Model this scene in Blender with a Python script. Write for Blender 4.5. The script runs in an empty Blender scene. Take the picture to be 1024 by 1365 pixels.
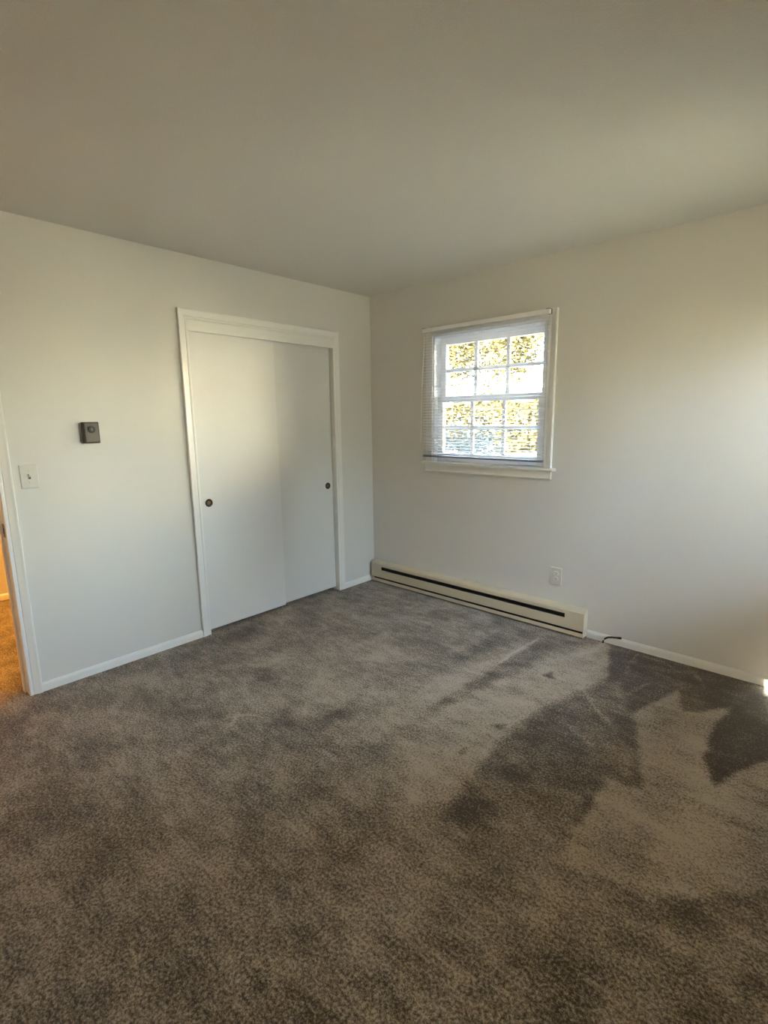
import bpy, bmesh, math, random
import numpy as np
from mathutils import Vector, Matrix

random.seed(7)
S = bpy.context.scene
COL = S.collection
R = math.radians
H = 2.44            # ceiling height
RX = 3.50           # right wall
FY = -3.75          # wall behind the camera
HX = -1.93          # far wall of the hall

# ---------------------------------------------------------------- camera
cam_d = bpy.data.cameras.new('camera')
cam = bpy.data.objects.new('camera', cam_d)
COL.objects.link(cam)
yaw, pitch, roll = 2.31630865, -0.180798759, -0.0132585961
fw = Vector((math.cos(pitch)*math.cos(yaw), math.cos(pitch)*math.sin(yaw), math.sin(pitch)))
r0 = Vector((math.sin(yaw), -math.cos(yaw), 0))
u0 = r0.cross(fw)
rt = r0*math.cos(roll) + u0*math.sin(roll)
up = -r0*math.sin(roll) + u0*math.cos(roll)
cam.matrix_world = Matrix(((rt.x, up.x, -fw.x, 3.12741), (rt.y, up.y, -fw.y, -3.24436),
                           (rt.z, up.z, -fw.z, 1.44081), (0, 0, 0, 1)))
cam_d.sensor_fit = 'HORIZONTAL'
cam_d.sensor_width = 36.0
cam_d.lens = 679.644/1024*36.0
cam_d.clip_start = 0.05
S.camera = cam

# ---------------------------------------------------------------- sky, sun, daylight portals, exposure
SUN_EL, SUN_STRENGTH, SKY_STRENGTH, EXPOSURE = 25.0, 8.5, 0.38, 5.12
HALL = 12.0
world = bpy.data.worlds.new('sky')
S.world = world
world.use_nodes = True
wn = world.node_tree
wn.nodes.clear()
sky = wn.nodes.new('ShaderNodeTexSky')
sky.sky_type = 'NISHITA'
sky.sun_disc = False
sky.sun_elevation = R(SUN_EL)
sky.sun_rotation = R(180)
sky.air_density = 1.0
sky.dust_density = 1.5
bg = wn.nodes.new('ShaderNodeBackground')
bg.inputs['Strength'].default_value = SKY_STRENGTH
wo = wn.nodes.new('ShaderNodeOutputWorld')
haze = wn.nodes.new('ShaderNodeMix'); haze.data_type = 'RGBA'       # thin bright haze over the blue
haze.inputs['Factor'].default_value = 0.55
haze.inputs['B'].default_value = (1.40, 1.33, 1.18, 1)
wn.links.new(sky.outputs[0], haze.inputs['A'])
wn.links.new(haze.outputs['Result'], bg.inputs[0])
wn.links.new(bg.outputs[0], wo.inputs[0])

sun_d = bpy.data.lights.new('sun', 'SUN')
sun_d.energy = SUN_STRENGTH
sun_d.color = (1.0, 0.93, 0.81)
sun_d.angle = R(0.53)
sun = bpy.data.objects.new('sun', sun_d)
COL.objects.link(sun)
sun.location = (3, -12, 8)
sd = Vector((-0.02, 1.0, -math.tan(R(SUN_EL))))      # the way the light travels
sun.rotation_euler = sd.to_track_quat('-Z', 'Y').to_euler()

def portal(name, loc, inward, sx, sy):
    d = bpy.data.lights.new(name, 'AREA')
    d.shape = 'RECTANGLE'; d.size = sx; d.size_y = sy
    d.cycles.is_portal = True
    o = bpy.data.objects.new(name, d); COL.objects.link(o)
    o.location = loc
    o.rotation_euler = Vector(inward).to_track_quat('-Z', 'Y').to_euler()

W1 = (0.66, 1.585, 1.105, 2.06)      # clear opening of the visible window (along x, z)
W2 = (-1.24, -0.16, 0.76, 2.08)      # window in the right wall (along y, z)
W3 = (2.936, 3.44, 1.685, 2.14)        # window in the wall behind the camera (along x, z)
portal('daylight_portal', ((W1[0]+W1[1])/2, 0.16, (W1[2]+W1[3])/2), (0, -1, 0), W1[1]-W1[0], W1[3]-W1[2])
portal('daylight_portal.001', (RX+0.16, (W2[0]+W2[1])/2, (W2[2]+W2[3])/2), (-1, 0, 0), W2[1]-W2[0], W2[3]-W2[2])
portal('daylight_portal.002', ((W3[0]+W3[1])/2, FY-0.16, (W3[2]+W3[3])/2), (0, 1, 0), W3[1]-W3[0], W3[3]-W3[2])

vs = S.view_settings
vs.view_transform = 'Standard'
vs.look = 'None'
vs.gamma = 1.0
vs.use_curve_mapping = False
vs.exposure = EXPOSURE
S.cycles.max_bounces = 14
S.cycles.diffuse_bounces = 8
S.cycles.glossy_bounces = 4
S.cycles.transparent_max_bounces = 16
S.cycles.sample_clamp_indirect = 6.0
S.cycles.caustics_reflective = False
S.cycles.caustics_refractive = False

# ---------------------------------------------------------------- helpers
def srgb(r, g, b):
    f = lambda c: (c/255/12.92) if c/255 <= 0.04045 else ((c/255+0.055)/1.055)**2.4
    return (f(r), f(g), f(b), 1)

def mat(name, col, rough=0.5, metal=0.0, bump=0.0, bscale=200.0, var=0.0, vscale=6.0, spec=0.5):
    m = bpy.data.materials.new(name)
    m.use_nodes = True
    nt = m.node_tree
    b = nt.nodes['Principled BSDF']
    b.inputs['Roughness'].default_value = rough
    b.inputs['Metallic'].default_value = metal
    b.inputs['Specular IOR Level'].default_value = spec
    b.inputs['Base Color'].default_value = col
    tc = nt.nodes.new('ShaderNodeTexCoord')
    if var > 0:
        n = nt.nodes.new('ShaderNodeTexNoise')
        n.inputs['Scale'].default_value = vscale
        n.inputs['Detail'].default_value = 4
        mx = nt.nodes.new('ShaderNodeMix'); mx.data_type = 'RGBA'
        mx.inputs['A'].default_value = [c*(1-var) for c in col[:3]]+[1]
        mx.inputs['B'].default_value = [min(1, c*(1+var)) for c in col[:3]]+[1]
        nt.links.new(tc.outputs['Object'], n.inputs['Vector'])
        nt.links.new(n.outputs['Fac'], mx.inputs['Factor'])
        nt.links.new(mx.outputs['Result'], b.inputs['Base Color'])
    if bump > 0:
        n2 = nt.nodes.new('ShaderNodeTexNoise')
        n2.inputs['Scale'].default_value = bscale
        n2.inputs['Detail'].default_value = 3
        bp = nt.nodes.new('ShaderNodeBump')
        bp.inputs['Strength'].default_value = bump
        bp.inputs['Distance'].default_value = 0.002
        nt.links.new(tc.outputs['Object'], n2.inputs['Vector'])
        nt.links.new(n2.outputs['Fac'], bp.inputs['Height'])
        nt.links.new(bp.outputs['Normal'], b.inputs['Normal'])
    return m

M_WALL = mat('wall_paint', (0.64, 0.63, 0.60, 1), 0.42, bump=0.15, bscale=120, var=0.01, spec=0.4)
M_CEIL = mat('ceiling_paint', (0.60, 0.595, 0.555, 1), 0.85, bump=0.5, bscale=160, var=0.02, vscale=60)
M_TRIM = mat('trim_paint', (0.75, 0.75, 0.725, 1), 0.30, bump=0.05, bscale=60)
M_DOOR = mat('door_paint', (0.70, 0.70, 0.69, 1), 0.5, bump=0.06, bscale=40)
M_DOOR2 = mat('greyer_door_paint', (0.64, 0.64, 0.625, 1), 0.5, bump=0.06, bscale=40)  # a little darker and greyer than the left door
M_VINYL = mat('sash_vinyl', (0.78, 0.79, 0.80, 1), 0.35, bump=0.02, bscale=30)
M_BLIND = mat('blind_slat_enamel', (0.80, 0.80, 0.81, 1), 0.35, bump=0.02, bscale=20)
M_RAIL = mat('shaded_blind_rail', (0.20, 0.22, 0.27, 1), 0.4, bump=0.02, bscale=20)  # shade on the front of the bottom rail, put into its colour
M_SLAT = mat('blind_slat_vinyl', (0.80, 0.80, 0.82, 1), 0.4, bump=0.02, bscale=20)
_nt = M_SLAT.node_tree; _tr = _nt.nodes.new('ShaderNodeBsdfTranslucent'); _tr.inputs[0].default_value = (0.82, 0.83, 0.86, 1)
_ms = _nt.nodes.new('ShaderNodeMixShader'); _ms.inputs[0].default_value = 0.4
_nt.links.new(_nt.nodes['Principled BSDF'].outputs[0], _ms.inputs[1]); _nt.links.new(_tr.outputs[0], _ms.inputs[2])
_nt.links.new(_ms.outputs[0], _nt.nodes['Material Output'].inputs['Surface'])
M_CORD = mat('white_cord', (0.72, 0.72, 0.70, 1), 0.7, bump=0.2, bscale=900)
M_HEAT = mat('heater_enamel', (0.58, 0.52, 0.39, 1), 0.42, bump=0.04, bscale=50, var=0.04, vscale=12)
M_DARK = mat('dark_recess', (0.012, 0.010, 0.008, 1), 0.7, bump=0.1)
M_FIN = mat('heater_fins', (0.05, 0.045, 0.04, 1), 0.5, metal=0.6, bump=0.1)
M_PLATE = mat('ivory_plate_plastic', (0.60, 0.59, 0.545, 1), 0.35, bump=0.02, bscale=30)
M_PLATE2 = mat('ivory_toggle_plastic', (0.70, 0.685, 0.62, 1), 0.3, bump=0.02, bscale=30)
M_SHADECLOTH = mat('shade_cloth', (0.80, 0.72, 0.56, 1), 0.8, bump=0.1, bscale=400)
_nt = M_SHADECLOTH.node_tree; _tr = _nt.nodes.new('ShaderNodeBsdfTranslucent'); _tr.inputs[0].default_value = (0.85, 0.77, 0.60, 1)
_ms = _nt.nodes.new('ShaderNodeMixShader'); _ms.inputs[0].default_value = 0.75
_nt.links.new(_nt.nodes['Principled BSDF'].outputs[0], _ms.inputs[1]); _nt.links.new(_tr.outputs[0], _ms.inputs[2])
_nt.links.new(_ms.outputs[0], _nt.nodes['Material Output'].inputs['Surface'])
M_SLOT = mat('slot_shadow', (0.03, 0.028, 0.025, 1), 0.6, bump=0.05)
M_SCREW = mat('painted_screw', (0.55, 0.53, 0.47, 1), 0.4, metal=0.3, bump=0.05)
M_TCASE = mat('thermostat_case', (0.022, 0.017, 0.011, 1), 0.5, bump=0.05)
M_TFACE = mat('thermostat_face', (0.125, 0.102, 0.078, 1), 0.5, metal=0.0, bump=0.05, var=0.08, vscale=60)
M_TDIAL = mat('thermostat_dial', (0.012, 0.009, 0.006, 1), 0.5, bump=0.05)
M_BRONZE = mat('bronze_ring', (0.03, 0.02, 0.012, 1), 0.4, metal=0.5, bump=0.05)
M_BRASS = mat('brass_cup', (0.16, 0.11, 0.05, 1), 0.35, metal=0.8, bump=0.05)
M_CABLE = mat('black_cable', (0.012, 0.010, 0.009, 1), 0.4, bump=0.05)
M_STEEL = mat('strike_steel', (0.16, 0.14, 0.11, 1), 0.4, metal=0.8, bump=0.05)
M_BARK = mat('bark', (0.10, 0.07, 0.045, 1), 0.9, bump=0.8, bscale=30, var=0.3, vscale=20)
M_SHADE = mat('roofing', (0.2, 0.19, 0.18, 1), 0.9, bump=0.2)

def leaf_mat(name, a, b_):
    m = bpy.data.materials.new(name); m.use_nodes = True
    nt = m.node_tree; b = nt.nodes['Principled BSDF']
    g = nt.nodes.new('ShaderNodeNewGeometry')
    mx = nt.nodes.new('ShaderNodeMix'); mx.data_type = 'RGBA'
    mx.inputs['A'].default_value = a; mx.inputs['B'].default_value = b_
    nt.links.new(g.outputs['Random Per Island'], mx.inputs['Factor'])
    nt.links.new(mx.outputs['Result'], b.inputs['Base Color'])
    b.inputs['Roughness'].default_value = 0.6
    tr = nt.nodes.new('ShaderNodeBsdfTranslucent')
    nt.links.new(mx.outputs['Result'], tr.inputs['Color'])
    ms = nt.nodes.new('ShaderNodeMixShader'); ms.inputs[0].default_value = 0.35
    nt.links.new(b.outputs[0], ms.inputs[1]); nt.links.new(tr.outputs[0], ms.inputs[2])
    nt.links.new(ms.outputs[0], nt.nodes['Material Output'].inputs['Surface'])
    return m
M_YELLOW = leaf_mat('autumn_leaves', (0.046, 0.037, 0.0045, 1), (0.028, 0.0235, 0.003, 1))
M_GOLD = leaf_mat('golden_leaves', (0.038, 0.030, 0.0036, 1), (0.024, 0.020, 0.0025, 1))
M_EVER = leaf_mat('dark_evergreen_needles', (0.03, 0.05, 0.025, 1), (0.05, 0.07, 0.03, 1))
M_SIDING = mat('cream_siding', (0.72, 0.67, 0.52, 1), 0.6, bump=0.05, bscale=8)
M_BUSH = leaf_mat('blue_green_needles', (0.024, 0.030, 0.031, 1), (0.05, 0.058, 0.058, 1))

def glass_mat():
    m = bpy.data.materials.new('window_glass'); m.use_nodes = True
    nt = m.node_tree; nt.nodes.remove(nt.nodes['Principled BSDF'])
    t = nt.nodes.new('ShaderNodeBsdfTransparent'); t.inputs[0].default_value = (0.96, 0.98, 0.97, 1)
    g = nt.nodes.new('ShaderNodeBsdfGlossy'); g.inputs['Roughness'].default_value = 0.02
    f = nt.nodes.new('ShaderNodeFresnel'); f.inputs[0].default_value = 1.45
    ms = nt.nodes.new('ShaderNodeMixShader')
    nt.links.new(f.outputs[0], ms.inputs[0]); nt.links.new(t.outputs[0], ms.inputs[1]); nt.links.new(g.outputs[0], ms.inputs[2])
    nt.links.new(ms.outputs[0], nt.nodes['Material Output'].inputs['Surface'])
    return m
M_GLASS = glass_mat()

def carpet_mat(name):
    m = bpy.data.materials.new(name); m.use_nodes = True
    nt = m.node_tree; L = nt.links.new; N = nt.nodes.new
    b = nt.nodes['Principled BSDF']
    b.inputs['Roughness'].default_value = 0.95
    b.inputs['Specular IOR Level'].default_value = 0.1
    b.inputs['Sheen Weight'].default_value = 0.15
    b.inputs['Sheen Roughness'].default_value = 0.6
    tc = N('ShaderNodeTexCoord')
    at = N('ShaderNodeAttribute'); at.attribute_name = 'pile'
    def noise(scale, detail, rough=0.5, vec=None):
        n = N('ShaderNodeTexNoise'); n.inputs['Scale'].default_value = scale
        n.inputs['Detail'].default_value = detail; n.inputs['Roughness'].default_value = rough
        L(vec or tc.outputs['Object'], n.inputs['Vector']); return n.outputs['Fac']
    def math_(op, a, c, d=None):
        n = N('ShaderNodeMath'); n.operation = op
        for i, v in enumerate((a, c, d)):
            if v is None: continue
            if isinstance(v, (int, float)): n.inputs[i].default_value = v
            else: L(v, n.inputs[i])
        return n.outputs[0]
    mp = N('ShaderNodeMapping'); mp.inputs['Rotation'].default_value = (0, 0, R(-72)); mp.inputs['Scale'].default_value = (1, 2.6, 1)
    L(tc.outputs['Object'], mp.inputs['Vector'])
    blot = noise(3.4, 9, 0.70)                            # trodden and brushed patches
    strk = noise(5.0, 6, 0.62, mp.outputs[0])             # strokes of the pile
    tuft = noise(110, 3, 0.65)
    grain = noise(260, 3, 0.7)
    mr = N('ShaderNodeMapRange'); mr.interpolation_type = 'SMOOTHSTEP'
    mr.inputs['From Min'].default_value = 0.36; mr.inputs['From Max'].default_value = 0.64; L(blot, mr.inputs['Value'])
    v = math_('MULTIPLY_ADD', math_('SUBTRACT', mr.outputs[0], 0.5), 0.34, 0.50)
    v = math_('MULTIPLY_ADD', math_('SUBTRACT', noise(14, 5, 0.65, mp.outputs[0]), 0.5), 0.8, v)
    v = math_('MULTIPLY_ADD', math_('SUBTRACT', strk, 0.5), 0.95, v)
    v = math_('MULTIPLY_ADD', at.outputs['Fac'], 0.62, v)
    v = math_('MULTIPLY_ADD', math_('SUBTRACT', tuft, 0.5), 2.8, v)
    v = math_('MULTIPLY_ADD', math_('SUBTRACT', grain, 0.5), 1.8, v)
    rp = N('ShaderNodeValToRGB')
    e = rp.color_ramp.elements
    e[0].position = 0.0; e[0].color = (0.052, 0.037, 0.024, 1)
    e[1].position = 1.0; e[1].color = (0.440, 0.374, 0.294, 1)
    e2 = rp.color_ramp.elements.new(0.45); e2.color = (0.190, 0.154, 0.114, 1)
    L(v, rp.inputs[0]); L(rp.outputs[0], b.inputs['Base Color'])
    bp = N('ShaderNodeBump'); bp.inputs['Strength'].default_value = 0.8; bp.inputs['Distance'].default_value = 0.004
    hh = math_('ADD', tuft, math_('MULTIPLY', grain, 0.8))
    L(hh, bp.inputs['Height']); L(bp.outputs[0], b.inputs['Normal'])
    return m
M_CARPET = carpet_mat('taupe_carpet')

def lawn_mat():
    m = mat('leaf_strewn_lawn', (0.42, 0.33, 0.20, 1), 0.9, bump=0.6, bscale=25)
    nt = m.node_tree; b = nt.nodes['Principled BSDF']
    n = nt.nodes.new('ShaderNodeTexNoise'); n.inputs['Scale'].default_value = 1.3; n.inputs['Detail'].default_value = 8; n.inputs['Roughness'].default_value = 0.7
    tc = nt.nodes.new('ShaderNodeTexCoord'); nt.links.new(tc.outputs['Object'], n.inputs['Vector'])
    rp = nt.nodes.new('ShaderNodeValToRGB')
    rp.color_ramp.elements[0].position = 0.35; rp.color_ramp.elements[0].color = (0.155, 0.147, 0.11, 1)
    rp.color_ramp.elements[1].position = 0.62; rp.color_ramp.elements[1].color = (0.225, 0.21, 0.17, 1)
    nt.links.new(n.outputs['Fac'], rp.inputs[0]); nt.links.new(rp.outputs[0], b.inputs['Base Color'])
    return m
M_LAWN = lawn_mat()

def box(bm, x0, x1, y0, y1, z0, z1):
    r = bmesh.ops.create_cube(bm, size=1.0)
    for v in r['verts']:
        v.co = Vector(((x0+x1)/2+v.co.x*(x1-x0), (y0+y1)/2+v.co.y*(y1-y0), (z0+z1)/2+v.co.z*(z1-z0)))
    return r['verts']

def obj(name, bm, m, parent=None, kind=None, bevel=0.0, smooth=False, seg=2, loc=None):
    bmesh.ops.recalc_face_normals(bm, faces=bm.faces[:])
    me = bpy.data.meshes.new(name)
    bm.to_mesh(me); bm.free()
    if smooth:
        for p in me.polygons: p.use_smooth = True
    for mm in (m if isinstance(m, (list, tuple)) else [m]): me.materials.append(mm)
    o = bpy.data.objects.new(name, me); COL.objects.link(o)
    if parent is not None:
        o.parent = parent
        o.location = -parent.location if loc is None else loc
    if kind: o['kind'] = kind
    if bevel > 0:
        md = o.modifiers.new('soft_edge', 'BEVEL'); md.width = bevel; md.segments = seg; md.limit_method = 'ANGLE'; md.angle_limit = R(40)
    return o

def thing(name, label, cat, loc, group=None):
    o = bpy.data.objects.new(name, None); COL.objects.link(o)
    o.empty_display_size = 0.05
    o.location = loc; o['label'] = label; o['category'] = cat
    if group: o['group'] = group
    return o

def lathe(bm, prof, cen, axis, seg=32):
    """prof: (radius, distance along axis); closed when the radius is zero."""
    ax = Vector(axis).normalized()
    t = Vector((0, 0, 1)) if abs(ax.z) < 0.9 else Vector((1, 0, 0))
    a = ax.cross(t).normalized(); b = ax.cross(a)
    cen = Vector(cen); rings = []
    for r_, d in prof:
        if r_ < 1e-6: rings.append([bm.verts.new(cen+ax*d)])
        else: rings.append([bm.verts.new(cen+ax*d+(a*math.cos(2*math.pi*k/seg)+b*math.sin(2*math.pi*k/seg))*r_) for k in range(seg)])
    for p, q in zip(rings, rings[1:]):
        for k in range(seg):
            k2 = (k+1) % seg
            if len(p) == 1 and len(q) == 1: continue
            if len(p) == 1: bm.faces.new((p[0], q[k], q[k2]))
            elif len(q) == 1: bm.faces.new((p[k], p[k2], q[0]))
            else: bm.faces.new((p[k], p[k2], q[k2], q[k]))

def tube(bm, pts, rad, seg=10):
    pts = [Vector(p) for p in pts]; rings = []
    for i, p in enumerate(pts):
        d = (pts[min(i+1, len(pts)-1)]-pts[max(i-1, 0)]).normalized()
        t = Vector((0, 0, 1)) if abs(d.z) < 0.9 else Vector((1, 0, 0))
        a = d.cross(t).normalized(); b = d.cross(a)
        r_ = rad[i] if isinstance(rad, (list, tuple)) else rad
        rings.append([bm.verts.new(p+(a*math.cos(2*math.pi*k/seg)+b*math.sin(2*math.pi*k/seg))*r_) for k in range(seg)])
    for p, q in zip(rings, rings[1:]):
        for k in range(seg): bm.faces.new((p[k], p[(k+1) % seg], q[(k+1) % seg], q[k]))
    bm.faces.new(rings[0]); bm.faces.new(rings[-1][::-1])

def u_casing(bm, a, b, top, prof, to3d, z0=0.0):
    """Mitred casing round an opening a..b (top at `top`); prof = (outward offset, proud of the wall)."""
    P = []
    for u, v in prof:
        P.append([bm.verts.new(to3d(*q, v)) for q in ((a-u, z0), (a-u, top+u), (b+u, top+u), (b+u, z0))])
    for p, q in zip(P, P[1:]+P[:1]):
        for k in range(3): bm.faces.new((p[k], p[k+1], q[k+1], q[k]))
    bm.faces.new([p[0] for p in P]); bm.faces.new([p[3] for p in P])

CASING = [(0, 0), (0, 0.010), (0.004, 0.013), (0.014, 0.0125), (0.018, 0.010), (0.022, 0.013), (0.044, 0.017), (0.052, 0.019), (0.058, 0.019), (0.060, 0.016), (0.060, 0)]
def strip(bm, prof, p0, p1, out):
    """Extrude a base-moulding profile (out of the wall, height) from p0 to p1."""
    o = Vector(out); E = []
    for p in (p0, p1):
        E.append([bm.verts.new(Vector(p)+o*d+Vector((0, 0, z))) for d, z in prof])
    n = len(prof)
    for k in range(n): bm.faces.new((E[0][k], E[0][(k+1) % n], E[1][(k+1) % n], E[1][k]))
    bm.faces.new(E[0]); bm.faces.new(E[1][::-1])
BASE = [(0, 0), (0.013, 0), (0.013, 0.034), (0.011, 0.042), (0.006, 0.048), (0.003, 0.050), (0, 0.050)]
PILE_PATCHES = [
    ([(0.82, -1.53), (0.91, -0.94), (1.31, -1.02), (1.88, -1.72), (1.68, -1.79), (1.24, -1.74)], 0.28, 0.090),
    ([(1.74, -1.50), (1.77, -1.15), (1.83, -0.84), (1.89, -0.49), (2.00, -0.21), (2.09, 0.00), (2.14, -0.13), (2.27, -0.49), (2.19, -0.73), (2.11, -1.07), (2.09, -1.31), (2.13, -1.62), (2.16, -1.83), (2.02, -1.95), (1.89, -1.76), (1.84, -1.62)], 0.55, 0.030),
    ([(2.45, -0.78), (2.52, -0.55), (2.57, -0.35), (2.64, -0.57), (2.71, -0.52), (2.82, -0.34), (2.79, -0.64), (2.79, -0.88), (2.83, -0.98), (2.86, -1.06), (3.00, -0.72), (3.09, -1.10), (3.07, -1.49), (2.85, -1.74), (2.58, -1.79), (2.54, -1.60), (2.53, -1.39), (2.54, -1.25), (2.58, -1.29), (2.66, -1.27), (2.62, -1.17), (2.53, -0.95)], 0.50, 0.015),
    ([(2.08, 0.04), (2.27, 0.03), (2.52, 0.03), (2.90, 0.05), (3.03, 0.00), (2.92, -0.01), (2.84, -0.25), (2.82, -0.34), (2.71, -0.52), (2.64, -0.57), (2.57, -0.35), (2.52, -0.55), (2.45, -0.78), (2.32, -0.48), (2.27, -0.50)], -0.65, 0.012),
    ([(2.83, -0.28), (2.90, -0.03), (3.08, -0.01), (3.10, -0.48), (3.00, -0.72), (2.86, -1.06), (2.83, -0.98), (2.79, -0.88), (2.79, -0.64)], -1.00, 0.012),
    ([(2.19, -0.73), (2.27, -0.49), (2.46, -0.77), (2.55, -1.01), (2.55, -1.25), (2.51, -1.41), (2.41, -1.46), (2.28, -1.55), (2.13, -1.62), (2.09, -1.31), (2.11, -1.07)], -0.45, 0.030),
    ([(2.52, -1.34), (2.52, -1.44), (2.53, -1.62), (2.55, -1.60)], -0.70, 0.015),
    ([(2.45, -0.81), (2.49, -0.82), (2.63, -1.19), (2.66, -1.27), (2.61, -1.30), (2.56, -1.27), (2.56, -1.23), (2.61, -1.22), (2.52, -0.96)], -0.50, 0.015),
    ([(1.68, -1.06), (1.72, -0.83), (1.80, -0.86), (1.75, -1.11)], -0.50, 0.020),
    ([(1.68, -1.33), (1.68, -1.22), (1.76, -1.21), (1.72, -1.30)], -0.45, 0.020),
    ([(1.43, -0.82), (1.48, -0.33), (1.55, -0.13), (1.72, -0.21), (1.62, -0.48), (1.54, -0.83), (1.50, -0.87)], -0.35, 0.030),
    ([(1.52, -1.08), (1.68, -0.57), (1.72, -0.28), (1.75, -0.27), (1.72, -0.71), (1.67, -1.37), (1.64, -1.49), (1.54, -1.22)], 0.40, 0.025),
    ([(1.73, -0.16), (1.97, -0.12), (1.83, -0.55), (1.77, -0.74), (1.72, -0.74), (1.74, -0.32)], -0.35, 0.020),
    ([(2.15, -1.84), (2.13, -1.69), (2.24, -1.72), (2.30, -1.74), (2.23, -1.90), (2.16, -1.91)], -0.60, 0.030),
    ([(1.96, -0.68), (1.99, -0.61), (2.04, -0.68)], -0.60, 0.012),
    ([(2.00, -1.29), (2.05, -1.24), (2.06, -1.30)], -0.50, 0.012),
    ([(1.99, -1.57), (2.00, -1.51), (2.02, -1.56)], -0.50, 0.012),
    ([(2.85, -1.73), (2.92, -1.69), (2.98, -1.70), (2.97, -1.75), (2.91, -1.78)], -0.70, 0.030),
    ([(2.66, -2.07), (2.76, -2.07), (2.82, -2.11), (2.80, -2.19), (2.69, -2.21)], -0.40, 0.040),
    ([(3.05, -1.85), (3.10, -1.79), (3.12, -1.84), (3.08, -1.89)], -0.50, 0.030),
    ([(0.68, -1.72), (0.69, -1.60), (0.85, -1.72), (0.79, -1.80)], -0.50, 0.040),
    ([(1.28, -1.84), (1.36, -1.63), (1.35, -1.53), (1.45, -1.69), (1.41, -1.83)], -0.40, 0.040),
    ([(1.24, -1.98), (1.14, -1.85), (1.22, -1.81), (1.31, -1.94)], -0.50, 0.030),
    ([(1.21, -1.88), (1.17, -1.69), (1.23, -1.28), (1.32, -1.43), (1.32, -1.67), (1.30, -1.88)], 0.35, 0.040),
    ([(0.61, -1.63), (0.61, -1.33), (0.95, -1.04), (1.02, -1.42), (0.89, -1.68)], 0.25, 0.060),
    ([(0.09, -1.75), (0.09, -1.29), (0.27, -1.30), (0.31, -1.65), (0.23, -1.84)], -0.30, 0.060),
]
PILE_LINES = [
    [(2.22, -0.72), (2.30, -0.80), (2.41, -0.89)],
    [(2.28, -1.05), (2.41, -1.13)],
    [(2.29, -0.06), (2.29, -0.25), (2.31, -0.35)],
    [(2.59, -0.09), (2.68, -0.23)],
    [(2.33, -0.06), (2.44, -0.06), (2.54, -0.15)],
    [(2.38, -0.57), (2.44, -0.40)],
    [(1.72, -0.24), (1.71, -0.48), (1.71, -0.72)],
    [(2.07, -0.00), (2.07, -0.20), (2.02, -0.28)],
    [(1.07, -2.12), (1.01, -2.05), (1.08, -1.99)],
    [(1.52, -1.95), (1.62, -1.95)],
]
# ---------------------------------------------------------------- the room shell
def wall_panels(bm, mp, u0, u1, z0, z1, d0, d1, holes):
    """A wall of thickness d0..d1 with rectangular holes (u0,u1,z0,z1), as solid panels round them."""
    us = sorted({u0, u1, *[h[0] for h in holes], *[h[1] for h in holes]})
    for a, b in zip(us, us[1:]):
        hs = sorted([h for h in holes if h[0] <= a+1e-6 and h[1] >= b-1e-6], key=lambda h: h[2])
        z = z0
        for h in hs:
            if h[2] > z+1e-6: mp(bm, a, b, d0, d1, z, h[2])
            z = h[3]
        if z < z1-1e-6: mp(bm, a, b, d0, d1, z, z1)
    bmesh.ops.remove_doubles(bm, verts=bm.verts[:], dist=1e-5)

XW = lambda bm, a, b, d0, d1, z0, z1: box(bm, a, b, d0, d1, z0, z1)       # wall running along x
YW = lambda bm, a, b, d0, d1, z0, z1: box(bm, d0, d1, a, b, z0, z1)       # wall running along y

CL = (-1.632, -0.438, 2.06)       # closet opening (y from, y to, top)
DR = (-3.50, -2.690, 2.06)        # doorway opening

bm = bmesh.new(); wall_panels(bm, YW, FY, 0.0, 0, H, -0.12, 0.0, [(CL[0]-0.018, CL[1]+0.018, 0, CL[2]), (DR[0]-0.018, DR[1]+0.018, 0, DR[2]+0.018)])
obj('wall_left', bm, M_WALL, kind='structure')
bm = bmesh.new(); wall_panels(bm, XW, HX-0.1, RX+0.16, -0.4, H, 0.0, 0.16, [W1])
obj('wall_back', bm, M_WALL, kind='structure')
bm = bmesh.new(); wall_panels(bm, YW, FY, 0.0, -0.4, H, RX, RX+0.16, [W2])
obj('wall_right', bm, M_WALL, kind='structure')
bm = bmesh.new(); wall_panels(bm, XW, HX-0.1, RX+0.16, -0.4, H, FY-0.16, FY, [W3])
obj('wall_front', bm, M_WALL, kind='structure')
bm = bmesh.new(); box(bm, HX-0.1, RX+0.18, FY-0.18, 0.18, H, H+0.14)
obj('ceiling', bm, M_CEIL, kind='structure')
bm = bmesh.new(); box(bm, HX-0.1, HX, FY, 0.0, 0, H)
obj('wall_hall', bm, M_WALL, kind='structure')
bm = bmesh.new(); box(bm, -0.80, -0.72, -1.90, 0.0, 0, H); box(bm, -0.80, -0.12, -1.98, -1.90, 0, H)
obj('wall_closet', bm, M_WALL, kind='structure')

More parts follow.
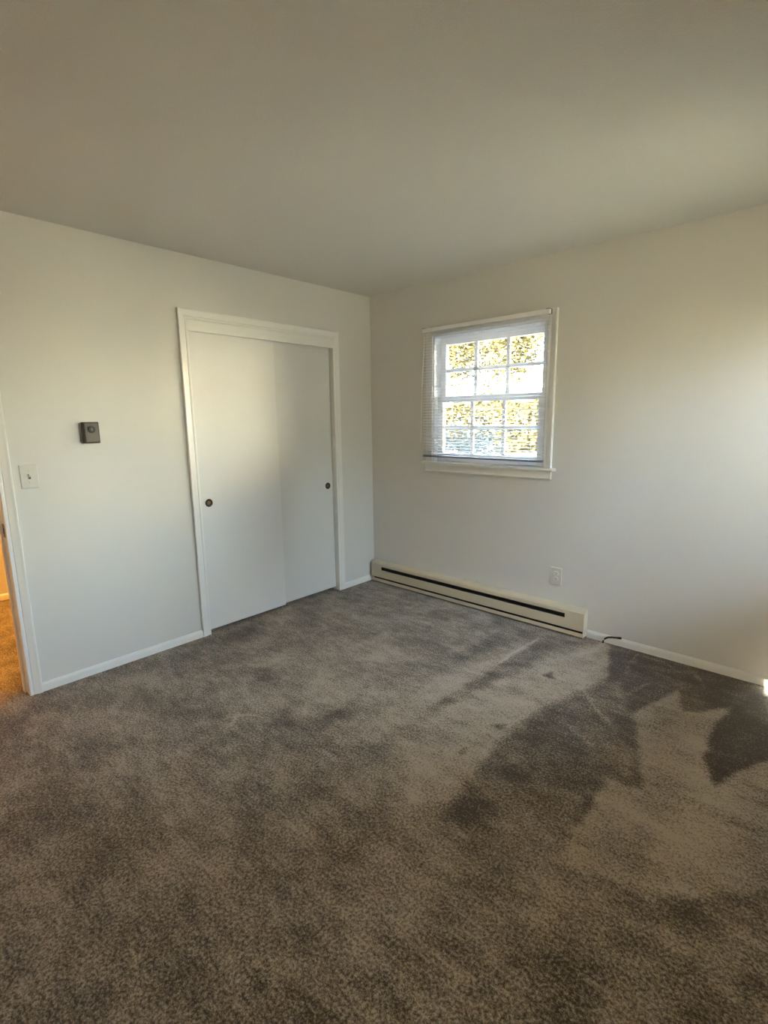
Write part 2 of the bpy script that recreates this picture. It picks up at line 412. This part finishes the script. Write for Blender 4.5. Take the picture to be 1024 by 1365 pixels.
# carpet: one pile surface through room, closet and hall
def build_floor():
    x0, x1, y0, y1, st = HX, RX, FY, 0.0, 0.014
    nx, ny = int(round((x1-x0)/st))+1, int(round((y1-y0)/st))+1
    X, Y = np.meshgrid(np.linspace(x0, x1, nx), np.linspace(y0, y1, ny))
    co = np.stack([X.ravel(), Y.ravel(), np.zeros(nx*ny)], 1)
    idx = np.arange(nx*ny).reshape(ny, nx)
    q = np.stack([idx[:-1, :-1], idx[:-1, 1:], idx[1:, 1:], idx[1:, :-1]], -1).reshape(-1, 4)
    me = bpy.data.meshes.new('floor')
    me.vertices.add(len(co)); me.vertices.foreach_set('co', co.ravel())
    me.loops.add(q.size); me.loops.foreach_set('vertex_index', q.ravel())
    me.polygons.add(len(q)); me.polygons.foreach_set('loop_start', np.arange(0, q.size, 4))
    me.update(calc_edges=True)
    # wobble the outlines a little so that the brushed edges are not ruler-straight
    wx = 0.005*np.sin(X*23+Y*11)+0.003*np.sin(X*51-Y*37+1.3)
    wy = 0.005*np.sin(Y*27-X*9+0.7)+0.003*np.sin(Y*47+X*33)
    px, py = (X+wx).ravel(), (Y+wy).ravel()
    pile = np.zeros(nx*ny)
    def seg_d(ax, ay, bx, by):
        dx, dy = bx-ax, by-ay
        t = np.clip(((px-ax)*dx+(py-ay)*dy)/(dx*dx+dy*dy+1e-12), 0, 1)
        return np.hypot(px-ax-t*dx, py-ay-t*dy)
    for pts, val, soft in PILE_PATCHES:
        ins = np.zeros(nx*ny, bool); dm = np.full(nx*ny, 9.0)
        for (ax, ay), (bx, by) in zip(pts, pts[1:]+pts[:1]):
            c = ((ay > py) != (by > py)) & (px < (bx-ax)*(py-ay)/(by-ay+1e-12)+ax)
            ins ^= c
            dm = np.minimum(dm, seg_d(ax, ay, bx, by))
        s = np.where(ins, dm, -dm)
        w = np.clip(s/soft*0.5+0.5, 0, 1)
        pile = pile*(1-w)+val*w
    for pts in PILE_LINES:
        dm = np.full(nx*ny, 9.0)
        for (ax, ay), (bx, by) in zip(pts, pts[1:]): dm = np.minimum(dm, seg_d(ax, ay, bx, by))
        w = np.clip(1-dm/0.013, 0, 1)
        pile = pile+0.75*w
    a = me.attributes.new('pile', 'FLOAT', 'POINT'); a.data.foreach_set('value', pile.astype(np.float32))
    me.materials.append(M_CARPET)
    o = bpy.data.objects.new('floor', me); COL.objects.link(o); o['kind'] = 'structure'
build_floor()
bm = bmesh.new(); box(bm, HX-0.1, RX+0.16, FY-0.16, 0.16, -0.4, -0.012)
obj('floor_slab', bm, M_SHADE, kind='structure')

# base mouldings
bm = bmesh.new(); strip(bm, BASE, (0, DR[1]+0.06, 0), (0, CL[0]-0.06, 0), (1, 0, 0)); strip(bm, BASE, (0, CL[1]+0.06, 0), (0, 0, 0), (1, 0, 0))
obj('baseboard_left', bm, M_TRIM, kind='structure')
bm = bmesh.new(); strip(bm, BASE, (1.955, 0, 0), (RX, 0, 0), (0, -1, 0))
obj('baseboard_back', bm, M_TRIM, kind='structure')
bm = bmesh.new(); strip(bm, BASE, (RX, FY, 0), (RX, 0, 0), (-1, 0, 0))
obj('baseboard_right', bm, M_TRIM, kind='structure')
bm = bmesh.new(); strip(bm, BASE, (0, FY, 0), (RX, FY, 0), (0, 1, 0))
obj('baseboard_front', bm, M_TRIM, kind='structure')
bm = bmesh.new(); strip(bm, [(d, z*1.0+0.006) for d, z in BASE], (HX, FY, 0), (HX, -0.1, 0), (1, 0, 0))
obj('baseboard_hall', bm, M_TRIM, kind='structure')

# closet casing, jamb and track fascia
LW = lambda y, z, v: Vector((v, y, z))
bm = bmesh.new(); u_casing(bm, CL[0], CL[1], CL[2], CASING, LW)
obj('trim_1', bm, M_TRIM, kind='structure')
bm = bmesh.new()
box(bm, -0.118, 0.001, CL[0]-0.018, CL[0], 0, CL[2]); box(bm, -0.118, 0.001, CL[1], CL[1]+0.018, 0, CL[2])
obj('trim_2', bm, M_TRIM, kind='structure', bevel=0.0015)
bm = bmesh.new()
box(bm, 0.000, 0.011, CL[0], CL[1], 1.992, CL[2]); box(bm, -0.10, 0.000, CL[0], CL[1], 2.03, CL[2])
obj('trim_3', bm, M_TRIM, kind='structure', bevel=0.002)

# doorway casing, jamb with stop
bm = bmesh.new(); u_casing(bm, DR[0], DR[1], DR[2], CASING, LW)
obj('trim_4', bm, M_TRIM, kind='structure')
bm = bmesh.new(); u_casing(bm, DR[0], DR[1], DR[2], CASING, lambda y, z, v: Vector((-0.12-v, y, z)))
obj('trim_5', bm, M_TRIM, kind='structure')
bm = bmesh.new()
for y0, y1, s0, s1 in ((DR[1], DR[1]+0.018, DR[1]-0.011, DR[1]), (DR[0]-0.018, DR[0], DR[0], DR[0]+0.011)):
    box(bm, -0.121, 0.001, y0, y1, 0, DR[2]); box(bm, -0.085, -0.050, s0, s1, 0, DR[2])
box(bm, -0.121, 0.001, DR[0], DR[1], DR[2], DR[2]+0.018)
obj('trim_6', bm, M_TRIM, kind='structure', bevel=0.0015)
t = thing('strike_plate', 'small dark metal strike plate on the white doorway jamb', 'strike plate', (-0.025, DR[1], 0.905))
bm = bmesh.new(); box(bm, -0.041, -0.007, DR[1]-0.002, DR[1], 0.87, 0.94); obj('plate', bm, M_STEEL, t, bevel=0.001)
bm = bmesh.new(); box(bm, -0.033, -0.016, DR[1]-0.0026, DR[1]-0.0018, 0.890, 0.920); obj('latch_hole', bm, M_DARK, t)

# ---------------------------------------------------------------- windows
def window(name, w, mp, proud, lites, stool=True, split=True):
    """Double-hung window; mp(u0,u1,d0,d1,z0,z1)->box args, d>0 goes outwards."""
    u0, u1, z0, z1 = w
    root = bpy.data.objects.new(name, None); COL.objects.link(root); root['kind'] = 'structure'
    c = mp((u0+u1)/2, (u0+u1)/2, 0, 0, z0, z0)
    root.location = (c[0], c[2], c[4])
    B = lambda bm, *a: box(bm, *mp(*a))
    bm = bmesh.new()
    B(bm, u0, u0+0.018, 0, 0.15, z0, z1); B(bm, u1-0.018, u1, 0, 0.15, z0, z1)
    B(bm, u0, u1, 0, 0.15, z1-0.018, z1); B(bm, u0, u1, 0.0, 0.18, z0-0.02, z0)
    obj('window_frame', bm, M_VINYL, root, bevel=0.002)
    bm = bmesh.new()
    pr = [(p*0.95, v) for p, v in CASING]
    def to3(u, z, v):
        q = mp(u, u, -v, -v, z, z); return Vector((q[0], q[2], q[4]))
    u_casing(bm, u0+0.006, u1+0.012, z1-0.002, pr, to3, z0)
    obj('casing', bm, M_TRIM, root)
    if stool:
        bm = bmesh.new(); B(bm, u0-0.075, u1+0.10, -0.048, 0.0, z0-0.020, z0); B(bm, u0, u1, 0, 0.03, z0-0.02, z0+0.0005)
        obj('window_sill', bm, M_TRIM, root, bevel=0.006, seg=3)
        bm = bmesh.new(); B(bm, u0-0.058, u1+0.07, -0.014, 0.0, z0-0.078, z0-0.020); B(bm, u0-0.058, u1+0.07, -0.019, 0.0, z0-0.078, z0-0.066)
        obj('apron', bm, M_TRIM, root, bevel=0.003)
    zm = (z0+z1)/2-0.005
    def sash(nm, a, b, d, top, bot, cols, rows):
        bm = bmesh.new()
        B(bm, u0+0.018, u0+0.066, d, d+0.035, a, b); B(bm, u1-0.066, u1-0.018, d, d+0.035, a, b)
        B(bm, u0+0.066, u1-0.066, d, d+0.035, b-top, b); B(bm, u0+0.066, u1-0.066, d, d+0.035, a, a+bot)
        s = obj(nm, bm, M_VINYL, root, bevel=0.003)
        ga, gb, gu, gv = a+bot, b-top, u0+0.066, u1-0.066
        bm = bmesh.new(); B(bm, gu, gv, d+0.014, d+0.018, ga, gb)
        obj('glass_pane', bm, M_GLASS, s, loc=(0, 0, 0))
        bm = bmesh.new()
        for k in range(1, cols): 
            uu = gu+(gv-gu)*k/cols; B(bm, uu-0.013, uu+0.013, d+0.006, d+0.026, ga, gb)
        for k in range(1, rows):
            zz = ga+(gb-ga)*k/rows; B(bm, gu, gv, d+0.006, d+0.026, zz-0.013, zz+0.013)
        if cols > 1 or rows > 1: obj('muntins', bm, M_VINYL, s, loc=(0, 0, 0), bevel=0.003)
        else: bm.free()
    if split:
        sash('upper_sash', zm-0.015, z1-0.018, 0.085, 0.052, 0.045, *lites)
        sash('lower_sash', z0, zm+0.025, 0.045, 0.045, 0.068, *lites)
    else:
        sash('sash', z0, z1-0.018, 0.06, 0.045, 0.045, *lites)
    return root
window('window_1', W1, lambda a, b, c, d, e, f: (a, b, c, d, e, f), 0.018, (3, 2))
window('window_2', W2, lambda a, b, c, d, e, f: (RX+c, RX+d, a, b, e, f), 0.018, (2, 1), split=False)
window('window_3', W3, lambda a, b, c, d, e, f: (a, b, FY-d, FY-c, e, f), 0.018, (1, 1), split=False)
t = thing('added_fill_shade', 'unseen cream shade added to trim the sun and give warm fill, over the window behind the camera', 'shade', ((W3[0]+W3[1])/2, FY-0.03, W3[3]))  # unseen shade added to narrow the sun patch and fill the room warmly
bm = bmesh.new(); box(bm, W3[0]+0.019, W3[1]-0.019, FY-0.0325, FY-0.0315, W3[2]+0.120, W3[3]-0.04); obj('shade_cloth', bm, M_SHADECLOTH, t)
bm = bmesh.new(); tube(bm, [(W3[0]+0.019, FY-0.032, W3[3]-0.042), (W3[1]-0.019, FY-0.032, W3[3]-0.042)], 0.02, 16); obj('roller', bm, M_PLATE, t)
bm = bmesh.new(); box(bm, W3[0]+0.019, W3[1]-0.019, FY-0.037, FY-0.027, W3[2]+0.105, W3[2]+0.122); obj('hem_bar', bm, M_PLATE, t)

# ---------------------------------------------------------------- the mini blind
BX0, BX1, BYc = 0.606, 1.618, -0.044
t = thing('window_blind', 'white aluminium mini blind lowered over the window, slats open', 'blind', ((BX0+BX1)/2, BYc, 1.15))
bm = bmesh.new(); box(bm, BX0, BX1, BYc-0.015, BYc+0.015, 2.080, 2.106); box(bm, BX0, BX1, BYc-0.017, BYc-0.014, 2.077, 2.083)
obj('headrail', bm, M_BLIND, t, bevel=0.002)
NS, ZT, ZB = 43, 2.066, 1.172
bm = bmesh.new()
for k in range(NS):
    z = ZT-(ZT-ZB)*k/(NS-1)
    tilt = R(9)+R(random.uniform(-1.2, 1.2))
    row = []
    for j in range(7):
        s = (j/6-0.5)*0.025
        zz = z+0.0016*(1-(j/3-1)**2)+s*math.tan(tilt)
        row.append((s, zz))
    va = [bm.verts.new((BX0+0.004, BYc+s, zz)) for s, zz in row]; vb = [bm.verts.new((BX1-0.004, BYc+s, zz)) for s, zz in row]
    vc = [bm.verts.new((BX0+0.004, BYc+s, zz-0.0004)) for s, zz in row]; vd = [bm.verts.new((BX1-0.004, BYc+s, zz-0.0004)) for s, zz in row]
    for j in range(6):
        bm.faces.new((va[j], va[j+1], vb[j+1], vb[j])); bm.faces.new((vc[j], vd[j], vd[j+1], vc[j+1]))
    bm.faces.new((va[0], vb[0], vd[0], vc[0])); bm.faces.new((va[6], vc[6], vd[6], vb[6]))
obj('slats', bm, M_SLAT, t, smooth=False)
bm = bmesh.new(); box(bm, BX0+0.002, BX1-0.002, BYc-0.013, BYc+0.013, 1.142, 1.156)
obj('bottom_rail', bm, M_RAIL, t, bevel=0.003)
for x in (BX0+0.105, (BX0+BX1)/2, BX1-0.105):
    bm = bmesh.new()
    for dy in (-0.0135, 0.0135): tube(bm, [(x, BYc+dy, 2.074), (x, BYc+dy, 1.15)], 0.0008, 6)
    tube(bm, [(x+0.006, BYc, 2.074), (x+0.006, BYc, 1.15)], 0.0008, 6)
    obj('ladder_cord', bm, M_CORD, t)
bm = bmesh.new(); tube(bm, [(BX0+0.045, BYc-0.022, 2.078), (BX0+0.03, BYc-0.026, 2.05), (BX0+0.004, BYc-0.027, 1.62), (BX0-0.008, BYc-0.026, 1.25)], 0.0030, 8)
obj('tilt_wand', bm, M_CORD, t)
bm = bmesh.new(); tube(bm, [(BX1-0.05, BYc-0.020, 2.074), (BX1-0.048, BYc-0.021, 1.80), (BX1-0.05, BYc-0.021, 1.52)], 0.0016, 6); lathe(bm, [(0, 0), (0.003, 0.002), (0.005, 0.02), (0.0055, 0.034), (0, 0.036)], (BX1-0.05, BYc-0.021, 1.522), (0, 0, -1), 12)
obj('lift_cord', bm, M_CORD, t)
for x in (BX0-0.002, BX1-0.022):
    bm = bmesh.new(); box(bm, x, x+0.024, BYc-0.017, -0.016, 2.106, 2.109); box(bm, x, x+0.024, -0.0215, -0.019, 2.080, 2.109)
    obj('mounting_bracket', bm, M_STEEL, t)

# ---------------------------------------------------------------- closet doors
def closet_door(label, y0, y1, xf, pull_y, m):
    t = thing('closet_door', label, 'door', (xf-0.011, (y0+y1)/2, 0.018))
    bm = bmesh.new(); box(bm, xf-0.022, xf, y0, y1, 0.027, 2.025); obj('door_panel', bm, m, t, bevel=0.0015)
    p = bmesh.new(); lathe(p, [(0.0265, 0.0), (0.0265, 0.0015), (0.0250, 0.0030), (0.0170, 0.0030), (0.0140, 0.0012), (0.0130, 0.0006)], (xf, pull_y, 0.905), (1, 0, 0), 36)
    ring = obj('finger_pull', p, M_BRONZE, t, smooth=True)
    ring['label'] = 'round dark bronze finger pull'
    p = bmesh.new(); lathe(p, [(0.0140, 0.0007), (0.0100, 0.0006), (0.0060, 0.0018), (0, 0.0022)], (xf, pull_y, 0.905), (1, 0, 0), 36)
    obj('pull_cup', p, M_BRASS, ring, smooth=True, loc=(0, 0, 0))
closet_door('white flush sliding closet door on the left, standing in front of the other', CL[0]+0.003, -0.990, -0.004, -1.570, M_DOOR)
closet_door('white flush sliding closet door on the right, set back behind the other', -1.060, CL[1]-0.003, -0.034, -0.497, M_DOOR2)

# ---------------------------------------------------------------- baseboard heater
hx0, hx1, hy = 0.032, 1.950, -0.066
t = thing('baseboard_heater', 'long low beige electric baseboard heater under the window', 'heater', ((hx0+hx1)/2, -0.033, 0.0))
bm = bmesh.new(); box(bm, hx0+0.002, hx1-0.002, -0.006, -0.001, 0.012, 0.192); obj('back_plate', bm, M_HEAT, t)
bm = bmesh.new()
sec = [(-0.001, 0.194), (-0.030, 0.193), (-0.058, 0.184), (hy, 0.174), (hy, 0.150), (hy+0.003, 0.150), (hy+0.003, 0.172), (-0.056, 0.181), (-0.030, 0.190), (-0.001, 0.191)]
E_ = [[bm.verts.new((x, y, z)) for y, z in sec] for x in (hx0, hx1)]
for k in range(len(sec)): bm.faces.new((E_[0][k], E_[0][(k+1) % len(sec)], E_[1][(k+1) % len(sec)], E_[1][k]))
bm.faces.new(E_[0]); bm.faces.new(E_[1][::-1])
obj('top_cover', bm, M_HEAT, t)
bm = bmesh.new(); box(bm, hx0+0.004, hx1-0.004, hy, hy+0.003, 0.051, 0.117); box(bm, hx0+0.10, hx1-0.10, hy, hy+0.010, 0.115, 0.1175); obj('front_panel', bm, M_HEAT, t, bevel=0.001)
bm = bmesh.new(); box(bm, hx0+0.004, hx1-0.004, hy+0.004, -0.004, 0.010, 0.014); box(bm, hx0+0.004, hx1-0.004, hy-0.001, hy+0.004, 0.010, 0.036); obj('bottom_lip', bm, M_HEAT, t, bevel=0.001)
bm = bmesh.new(); box(bm, hx0+0.01, hx1-0.01, -0.040, -0.008, 0.02, 0.170); obj('inner_baffle', bm, M_DARK, t)
bm = bmesh.new(); tube(bm, [(hx0+0.05, -0.045, 0.10), (hx1-0.05, -0.045, 0.10)], 0.006, 10)
for k in range(150):
    x = hx0+0.14+(hx1-hx0-0.28)*k/149; box(bm, x, x+0.0008, -0.058, -0.034, 0.075, 0.125)
obj('heating_fins', bm, M_FIN, t)
for a, b in ((hx0, hx0+0.118), (hx1-0.128, hx1)):
    bm = bmesh.new(); box(bm, a, b, hy-0.0005, hy+0.003, 0.051, 0.174)
    e = a if a == hx0 else b-0.003
    v = [bm.verts.new((xx, yy, zz)) for xx in (e, e+0.003) for yy, zz in ((-0.001, 0.008), (hy, 0.008), (hy, 0.174), (-0.058, 0.184), (-0.03, 0.193), (-0.001, 0.194))]
    for k in range(6): bm.faces.new((v[k], v[(k+1) % 6], v[6+(k+1) % 6], v[6+k]))
    bm.faces.new(v[:6]); bm.faces.new(v[6:][::-1])
    obj('end_cap', bm, M_HEAT, t)

# ---------------------------------------------------------------- outlet, switch, thermostat
ox, oz = 1.723, 0.372
t = thing('wall_outlet', 'white duplex wall outlet right of the window above the baseboard heater', 'outlet', (ox, 0, oz))
bm = bmesh.new(); box(bm, ox-0.038, ox+0.038, -0.006, 0, oz-0.060, oz+0.060); obj('cover_plate', bm, M_PLATE, t, bevel=0.003)
for s in (-1, 1):
    bm = bmesh.new(); c = oz+s*0.0195
    lathe(bm, [(0.0172, -0.002), (0.0172, 0.0078), (0.0165, 0.0084), (0, 0.0084)], (ox, 0, c), (0, -1, 0), 28)
    for v in bm.verts:
        v.co.z = c+max(-0.0140, min(0.0140, v.co.z-c))
    rc = obj('receptacle', bm, M_PLATE2, t)
    bm = bmesh.new()
    for dx in (-0.0065, 0.0065): box(bm, ox+dx-0.0013, ox+dx+0.0013, -0.0090, -0.0082, c-0.001, c+0.0085)
    box(bm, ox-0.0025, ox+0.0025, -0.0090, -0.0082, c-0.0095, c-0.0045)
    obj('socket_slots', bm, M_SLOT, rc, loc=(0, 0, 0))
bm = bmesh.new(); lathe(bm, [(0.004, -0.001), (0.004, 0.0065), (0.003, 0.0075), (0, 0.0076)], (ox, 0, oz), (0, -1, 0), 14); obj('screw', bm, M_SCREW, t)

sy, sz = -2.556, 1.172
t = thing('light_switch', 'white toggle light switch on the left wall beside the doorway', 'switch', (0, sy, sz))
bm = bmesh.new(); box(bm, 0, 0.0065, sy-0.040, sy+0.040, sz-0.0615, sz+0.0615); obj('cover_plate', bm, M_PLATE, t, bevel=0.0035)
bm = bmesh.new(); box(bm, 0.004, 0.0075, sy-0.0060, sy+0.0060, sz-0.013, sz+0.013); obj('toggle_surround', bm, M_SLOT, t)
bm = bmesh.new(); vs_ = box(bm, 0.004, 0.022, sy-0.0048, sy+0.0048, sz-0.006, sz+0.006)
for v in vs_:
    if v.co.x > 0.01: v.co.z += 0.009
obj('toggle', bm, M_PLATE2, t, bevel=0.0015)
for s in (-1, 1):
    bm = bmesh.new(); lathe(bm, [(0.004, 0), (0.004, 0.0068), (0.003, 0.0078), (0, 0.008)], (0, sy, sz+s*0.030), (1, 0, 0), 14); obj('screw', bm, M_SCREW, t)

ty, tz = -2.247, 1.387
t = thing('thermostat', 'small brown wall thermostat with a round dial, left of the closet', 'thermostat', (0, ty, tz))
bm = bmesh.new(); box(bm, 0, 0.034, ty-0.040, ty+0.040, tz-0.0575, tz+0.0575); obj('case', bm, M_TCASE, t, bevel=0.003)
bm = bmesh.new(); box(bm, 0.032, 0.0375, ty-0.0335, ty+0.0335, tz-0.050, tz+0.050); obj('face_plate', bm, M_TFACE, t, bevel=0.002)
bm = bmesh.new(); lathe(bm, [(0.0190, 0.036), (0.0190, 0.044), (0.0175, 0.047), (0.0090, 0.0475), (0.0085, 0.0455), (0, 0.0455)], (0, ty-0.001, tz+0.017), (1, 0, 0), 32); d_ = obj('dial', bm, M_TDIAL, t, smooth=False)
bm = bmesh.new(); lathe(bm, [(0.0085, 0.0452), (0.0075, 0.0485), (0, 0.049)], (0, ty-0.001, tz+0.017), (1, 0, 0), 24); obj('dial_cap', bm, M_TFACE, d_, loc=(0, 0, 0))

# ---------------------------------------------------------------- stub of cable at the base moulding
t = thing('cable', 'short black cable end curling over the white baseboard near the heater', 'cable', (2.067, -0.02, 0))
bm = bmesh.new(); tube(bm, [(2.066, -0.030, -0.012), (2.067, -0.028, 0.012), (2.076, -0.026, 0.030), (2.094, -0.024, 0.044), (2.116, -0.023, 0.051), (2.142, -0.022, 0.0555), (2.158, -0.022, 0.058)], 0.0058, 10); obj('cable_sheath', bm, M_CABLE, t, smooth=True)
bm = bmesh.new(); tube(bm, [(2.150, -0.022, 0.0567), (2.174, -0.022, 0.060)], 0.0075, 12); obj('connector', bm, M_CABLE, t, smooth=True)

# ---------------------------------------------------------------- hall: warm ceiling lamp
t = thing('ceiling_lamp', 'warm glowing round flush lamp on the hall ceiling beyond the doorway', 'lamp', (-1.15, -1.70, H))
bm = bmesh.new(); lathe(bm, [(0, 0), (0.15, 0), (0.15, 0.025), (0.14, 0.03), (0, 0.03)], (-1.15, -1.70, H), (0, 0, -1), 32); obj('lamp_base', bm, M_BRASS, t)
M_GLOW = bpy.data.materials.new('lamp_glass'); M_GLOW.use_nodes = True
b_ = M_GLOW.node_tree.nodes['Principled BSDF']; b_.inputs['Base Color'].default_value = (0.9, 0.75, 0.5, 1)
b_.inputs['Emission Color'].default_value = (1.0, 0.42, 0.06, 1); b_.inputs['Emission Strength'].default_value = HALL
bm = bmesh.new(); lathe(bm, [(0.135, 0.03), (0.135, 0.05), (0.115, 0.085), (0.07, 0.11), (0, 0.12)], (-1.15, -1.70, H), (0, 0, -1), 32); obj('lamp_shade', bm, M_GLOW, t, smooth=True)

# ---------------------------------------------------------------- outdoors
bm = bmesh.new()
ys = [-40, -4, 0.5, 2, 12, 16, 60]; zs = [-0.45, -0.35, -0.3, -0.25, 0.55, 0.75, 1.2]
vr = [[bm.verts.new((x, y, z)) for x in (-50, -10, 0, 4, 14, 50)] for y, z in zip(ys, zs)]
for a, b in zip(vr, vr[1:]):
    for k in range(5): bm.faces.new((a[k], a[k+1], b[k+1], b[k]))
obj('ground', bm, M_LAWN, kind='structure')

def leaves(bm, n, cen, rad, size, shell=0.55, flat=1.0):
    cen = Vector(cen)
    lump = [(Vector((random.uniform(-1, 1), random.uniform(-1, 1), random.uniform(-1, 1))).normalized(), random.uniform(0.75, 1.1)) for _ in range(14)]
    for _ in range(n):
        d = Vector((random.gauss(0, 1), random.gauss(0, 1), random.gauss(0, 1))).normalized()
        k = max(lump, key=lambda l: l[0].dot(d))[1]
        rr = random.uniform(shell, 1.0)*k
        c = cen+Vector((d.x*rad[0], d.y*rad[1], d.z*rad[2]))*rr
        a = Vector((random.uniform(-1, 1), random.uniform(-1, 1), random.uniform(-1, 1))).normalized()
        b = a.orthogonal().normalized()
        s = size*random.uniform(0.6, 1.3)
        v = [bm.verts.new(c+a*s), bm.verts.new(c+b*s*0.5), bm.verts.new(c-a*s), bm.verts.new(c-b*s*0.5)]
        bm.faces.new(v)

def gz(y):
    return float(np.interp(y, ys, zs))

def bush(name, label, cat, x, y, rad, zc, n, size, m, group=None, shell=0.55):
    g = gz(y); t = thing(name, label, cat, (x, y, g), group)
    bm = bmesh.new(); leaves(bm, n, (x, y, zc), rad, size, shell); obj('foliage', bm, m, t)
    bm = bmesh.new()
    for k in range(5):
        a = k*1.257
        tube(bm, [(x+0.05*math.cos(a), y+0.05*math.sin(a), g-0.05), (x+rad[0]*0.3*math.cos(a), y+rad[1]*0.3*math.sin(a), zc), (x+rad[0]*0.55*math.cos(a), y+rad[1]*0.55*math.sin(a), zc+rad[2]*0.5)], [0.03, 0.018, 0.006], 6)
    obj('stems', bm, M_BARK, t)

bush('shrub', 'rounded blue-green shrub just outside the lower left of the window', 'shrub', -0.98, 3.0, (0.85, 0.65, 0.82), 0.52, 5200, 0.035, M_BUSH)
for x, y, rr, h, lb in [(-6.6, 10.6, 1.15, 2.0, 'yellow hedge bush on the left behind the rounded blue-green shrub'), (-4.1, 10.6, 1.15, 2.05, 'yellow hedge bush on the right of the lower sash view'),
                        (-6.7, 12.9, 1.3, 2.45, 'yellow hedge bush behind the gap between the two nearer ones')]:
    g = gz(y); bush('hedge_bush', lb, 'bush', x, y, (rr, 0.75, (h-g)*0.62), g+(h-g)*0.45, 3600, 0.075, M_GOLD, 'yellow hedge bushes beyond the lawn')
for i, (x, y, zc, rr, lb) in enumerate([(-10.2, 16.0, 4.8, 1.3, 'yellow autumn tree at the upper left of the window view'), (-7.3, 16.0, 4.7, 1.3, 'yellow autumn tree at the upper right of the window view'), (-10.6, 20.2, 5.1, 2.1, 'yellow autumn tree behind the other two, in the middle of the window view')]):
    g = gz(y); t = thing('autumn_tree', lb, 'tree', (x, y, g), 'yellow autumn trees beyond the hedge')
    bm = bmesh.new(); leaves(bm, 3400, (x, y, zc), (rr, rr*0.9, 2.3), 0.10, 0.4); obj('crown', bm, M_YELLOW, t)
    bm = bmesh.new(); tube(bm, [(x, y, g-0.1), (x+0.05, y, g+1.6), (x-0.05, y+0.05, zc-0.6), (x, y, zc+1.0)], [0.05, 0.045, 0.035, 0.01], 10)
    for k in range(6):
        a = k*1.05+i
        tube(bm, [(x, y, zc-1.2+0.2*k), (x+rr*0.4*math.cos(a), y+rr*0.4*math.sin(a), zc-0.8+0.25*k), (x+rr*0.8*math.cos(a), y+rr*0.8*math.sin(a), zc-0.5+0.3*k)], [0.03, 0.02, 0.006], 6)
    obj('trunk', bm, M_BARK, t)
# unseen, added: cream house north-east to bounce sun, dark evergreens east to block sky
nx0, nx1, ny, nz = 4.9, 16.5, 8.2, gz(8.2)
t = thing('sun_bounce_house', 'unseen low cream house added to bounce sunlight in, outside the right wall', 'house', ((nx0+nx1)/2, ny+3, nz))
bm = bmesh.new(); box(bm, nx0, nx1, ny, ny+6, nz-0.2, nz+3.2)
for k in range(21): box(bm, nx0-0.004, nx1+0.004, ny-0.012, ny, nz+0.10+k*0.145, nz+0.115+k*0.145)
obj('siding', bm, M_SIDING, t)
bm = bmesh.new(); v = [bm.verts.new((x, y, z)) for x in (nx0-0.3, nx1+0.3) for y, z in ((ny-0.25, nz+3.12), (ny+3, nz+4.8), (ny+6.25, nz+3.12), (ny+6.25, nz+3.27), (ny+3, nz+4.95), (ny-0.25, nz+3.27))]
for k in range(6): bm.faces.new((v[k], v[(k+1) % 6], v[6+(k+1) % 6], v[6+k]))
bm.faces.new(v[:6]); bm.faces.new(v[6:][::-1]); obj('roof', bm, M_SHADE, t)
for x in (7.2, 12.9):
    bm = bmesh.new()
    for a, b, c, d in ((x-0.5, x-0.44, 0.9, 2.1), (x+0.44, x+0.5, 0.9, 2.1), (x-0.5, x+0.5, 0.84, 0.9), (x-0.5, x+0.5, 2.1, 2.16), (x-0.44, x+0.44, 1.47, 1.52)): box(bm, a, b, ny-0.05, ny, nz+c, nz+d)
    w_ = obj('house_window', bm, M_TRIM, t)
    bm = bmesh.new(); box(bm, x-0.44, x+0.44, ny-0.03, ny-0.02, nz+0.9, nz+2.1); obj('pane', bm, M_DARK, w_, loc=(0, 0, 0))
for i, (x, y) in enumerate([(12.6, 0.2), (12.8, -3.8)]):
    g = gz(y); t = thing('sky_blocking_evergreen', 'unseen dark tree added to block sky light outside the right wall, %s' % ('nearest the cream house', 'farther from the cream house')[i], 'tree', (x, y, g), 'dark trees added to block sky light outside the right wall')
    bm = bmesh.new(); leaves(bm, 4200, (x, y, g+2.6), (1.7, 1.7, 2.6), 0.2, 0.6); obj('crown', bm, M_EVER, t)
    bm = bmesh.new(); tube(bm, [(x, y, g-0.1), (x+0.05, y, g+1.2), (x, y, g+3.0)], [0.14, 0.11, 0.04], 10); obj('trunk', bm, M_BARK, t)
for x, y, lb in ((4.75, -2.35, 'unseen dark shrub added to block light outside the right wall, nearest the window'), (4.9, -4.6, 'unseen dark shrub added to block light outside the right wall, farther from the window')):
    bush('light_blocking_shrub', lb, 'shrub', x, y, (0.85, 0.9, 1.45), 1.05, 3600, 0.09, M_EVER, 'dark shrubs added to block light along the right wall')  # unseen shrubs, added to keep low light off the window wall
